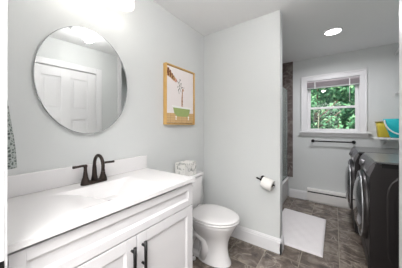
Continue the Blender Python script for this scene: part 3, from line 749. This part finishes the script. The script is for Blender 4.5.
wire_shelf('middle white wire shelf at the right edge, below the topmost one', .685, XR - .001, 2.3, YF - .004, 1.742)
SZ = 1.122
wire_shelf('low white wire shelf holding yellow and teal containers beside the window', .425, XR - .001, YF - .33, YF - .003, SZ, 'x', .014)

b = BM(); yt = thing('detergent_tub', 'yellow plastic tub with dark lid edge on the low wire shelf', 'tub', (.555, YF - .13, SZ))
def yr(z, g): return [(x, y, z) for x, y in rrect(.495 - g, .610 + g * .4, YF - .188 - g, YF - .075 + g, .022)]
loft(b, [yr(SZ + .0025, 0), yr(SZ + .01, .002), yr(SZ + .14, .012), yr(SZ + .205, .020)]); obj('body', b, YELLOW, yt)
b = BM(); loft(b, [yr(SZ + .2055, .020), yr(SZ + .206, .027), yr(SZ + .218, .027), yr(SZ + .222, .02)]); obj('lid', b, DARKY, yt, label='olive lid'); 
tt = thing('laundry_basin', 'teal plastic basin with white curved band beside the yellow tub', 'basin', (.70, YF - .26, SZ))
tx0_, tx1_, tya, tyb = .530, .90, YF - .315, YF - .225
b = BM()
def tr2(z, g, k=0): return [(x, y, z) for x, y in rrect(tx0_ - g + k, tx1_ + g, tya - g, tyb + g, .03)]
loft(b, [tr2(SZ + .0025, -.012, .062), tr2(SZ + .02, -.006, .055), tr2(SZ + .15, .0, .022), tr2(SZ + .242, .004), tr2(SZ + .25, .0)]); obj('body', b, TEAL, tt)
b = BM()
pts = []
for k in range(15):
    a = R(182 + 88 * k / 14); pts.append((.700 + .168 * math.cos(a), tya - .004 + .012 * (k / 14) ** 2, SZ + .245 + .195 * math.sin(a)))
tube(b, pts, .009, 10); obj('band', b, WPLAS, tt, label='white curved band')

# ------------------------------------------------------------------ ceiling fixtures
rlm = thing('recessed_light', 'round recessed ceiling light in the laundry end', 'ceiling light', (-.016, 2.82, H))
b = BM(); lathe(b, (-.016, 2.82, H - .0006), (0, 0, -1), [(0, .10), (.006, .098), (.009, .088), (.006, .084), (0, .084)], 40, caps=False); obj('trim_ring', b, TRIM, rlm)
b = BM(); lathe(b, (-.016, 2.82, H - .0006), (0, 0, -1), [(0, .0835), (.005, .0835)], 40); obj('lens', b, LENS, rlm)
fl = thing('ceiling_fan_light', 'white ceiling exhaust fan with light, seen in the oval mirror', 'fan light', (-.26, .97, H))
b = BM()
for k in range(9):
    for s in (-1, 1): box(b, -.26 + s * .102 - .010 - .0 + 0, -.26 + s * .102 + .010, .97 - .13 + k * .03, .97 - .13 + k * .03 + .018, H - .02, H - .016)
box(b, -.41, -.11, .82, 1.12, H - .015, H - .0006, .004)
obj('housing', b, mat('fan_grille_white', (222, 222, 220), .5, noise=.02, nscale=10), fl)
b = BM(); lathe(b, (-.26, .97, H - .0155), (0, 0, -1), [(0, .088), (.04, .087), (.09, .078), (.125, .052), (.14, .015)], 36); obj('dome', b, LAMP, fl)

# ------------------------------------------------------------------ outside the window
tag(obj('lawn', box(BM(), -14, 14, 4.2, 30, -1.3, -1.2), GRASS), 'green lawn outside the window', 'lawn')['kind'] = 'structure'
def tree(label, x, y, z0, h, cw, leafm, barkm, n, group='trees outside the window', seed=1, name='leafy_tree', low=.18):
    rnd = random.Random(seed)
    t = thing(name, label, 'tree', (x, y, z0), group)
    b = BM()
    tube(b, [(x, y, z0), (x + .05, y, z0 + h * .3), (x - .04, y + .05, z0 + h * .6), (x + .05, y, z0 + h * .92)], [.12, .095, .065, .02], 10)
    for k in range(7):
        a = rnd.uniform(0, 6.28); zz = z0 + h * rnd.uniform(.25, .7); L = cw * rnd.uniform(.4, .8)
        tube(b, [(x, y, zz), (x + L * .5 * math.cos(a), y + L * .5 * math.sin(a), zz + .25), (x + L * math.cos(a), y + L * math.sin(a), zz + .6)], [.04, .028, .01], 6)
    obj('trunk', b, barkm, t)
    b = BM()
    cl = []
    for k in range(26):
        q = rnd.uniform(low, 1); rr_ = cw * math.sqrt(max(.12, 1 - ((q - .55) / .55) ** 2)) * rnd.uniform(.35, 1)
        a = rnd.uniform(0, 6.28); cl.append((x + rr_ * math.cos(a), y + rr_ * math.sin(a), z0 + h * q, rnd.uniform(.35, .7)))
    for k in range(n):
        cx, cy, cz, r_ = rnd.choice(cl)
        d = Vector((rnd.gauss(0, 1), rnd.gauss(0, 1), rnd.gauss(0, .8))).normalized() * r_ * rnd.uniform(.6, 1)
        p = Vector((cx, cy, cz)) + d
        nn = (d.normalized() + Vector((rnd.uniform(-.7, .7), rnd.uniform(-.7, .7), rnd.uniform(-.2, .9)))).normalized()
        a, c, _ = frame_of(nn); s = rnd.uniform(.05, .10) * max(1, cw / 1.4)
        ang = rnd.uniform(0, 6.28); e1 = a * math.cos(ang) + c * math.sin(ang); e2 = c * math.cos(ang) - a * math.sin(ang)
        vv = [b.verts.new(p + e1 * s), b.verts.new(p + e2 * s * .5), b.verts.new(p - e1 * s), b.verts.new(p - e2 * s * .5)]
        b.faces.new(vv).material_index = rnd.choice((0, 0, 0, 1, 2))
    fo = obj('foliage', b, [LEAF[(leafm + i) % 3] for i in range(3)], t)
    return t
spec = [(-.55, 8.2, 4.3, 1.25, 0), (.75, 8.8, 4.6, 1.3, 1), (-1.9, 10.2, 5.2, 1.5, 1), (2.2, 10.4, 5.0, 1.5, 0), (.15, 11.6, 6.4, 1.7, 2), (-3.6, 12, 6.2, 1.8, 0), (3.9, 12.4, 6.2, 1.8, 1), (1.9, 14.6, 7.6, 2.0, 0), (-1.7, 15, 7.6, 2.0, 1), (.1, 17.5, 9, 2.6, 0), (-3.2, 18, 9, 2.6, 2), (3.3, 18, 9, 2.6, 1), (-1.3, 21.5, 12, 3.2, 1), (1.9, 22, 12, 3.2, 0)]
kinds = ['green leafy tree outside the window', 'deep green leafy tree outside the window', 'pale green leafy tree behind the others outside the window']
for i, (x, y, hh, cw, lm) in enumerate(spec):
    tree(kinds[lm], x, y, -1.2, hh, cw, lm, BARK, 6400, seed=20 + i)
b = BM(); tube(b, [(-.43, 7.0, -1.2), (-.41, 7.0, .5), (-.42, 7.02, 1.3), (-.40, 7.0, 1.78)], [.024, .02, .016, .006], 8)
tag(obj('sapling', b, BIRCH), 'thin pale sapling stem seen through the lower window sash', 'sapling')
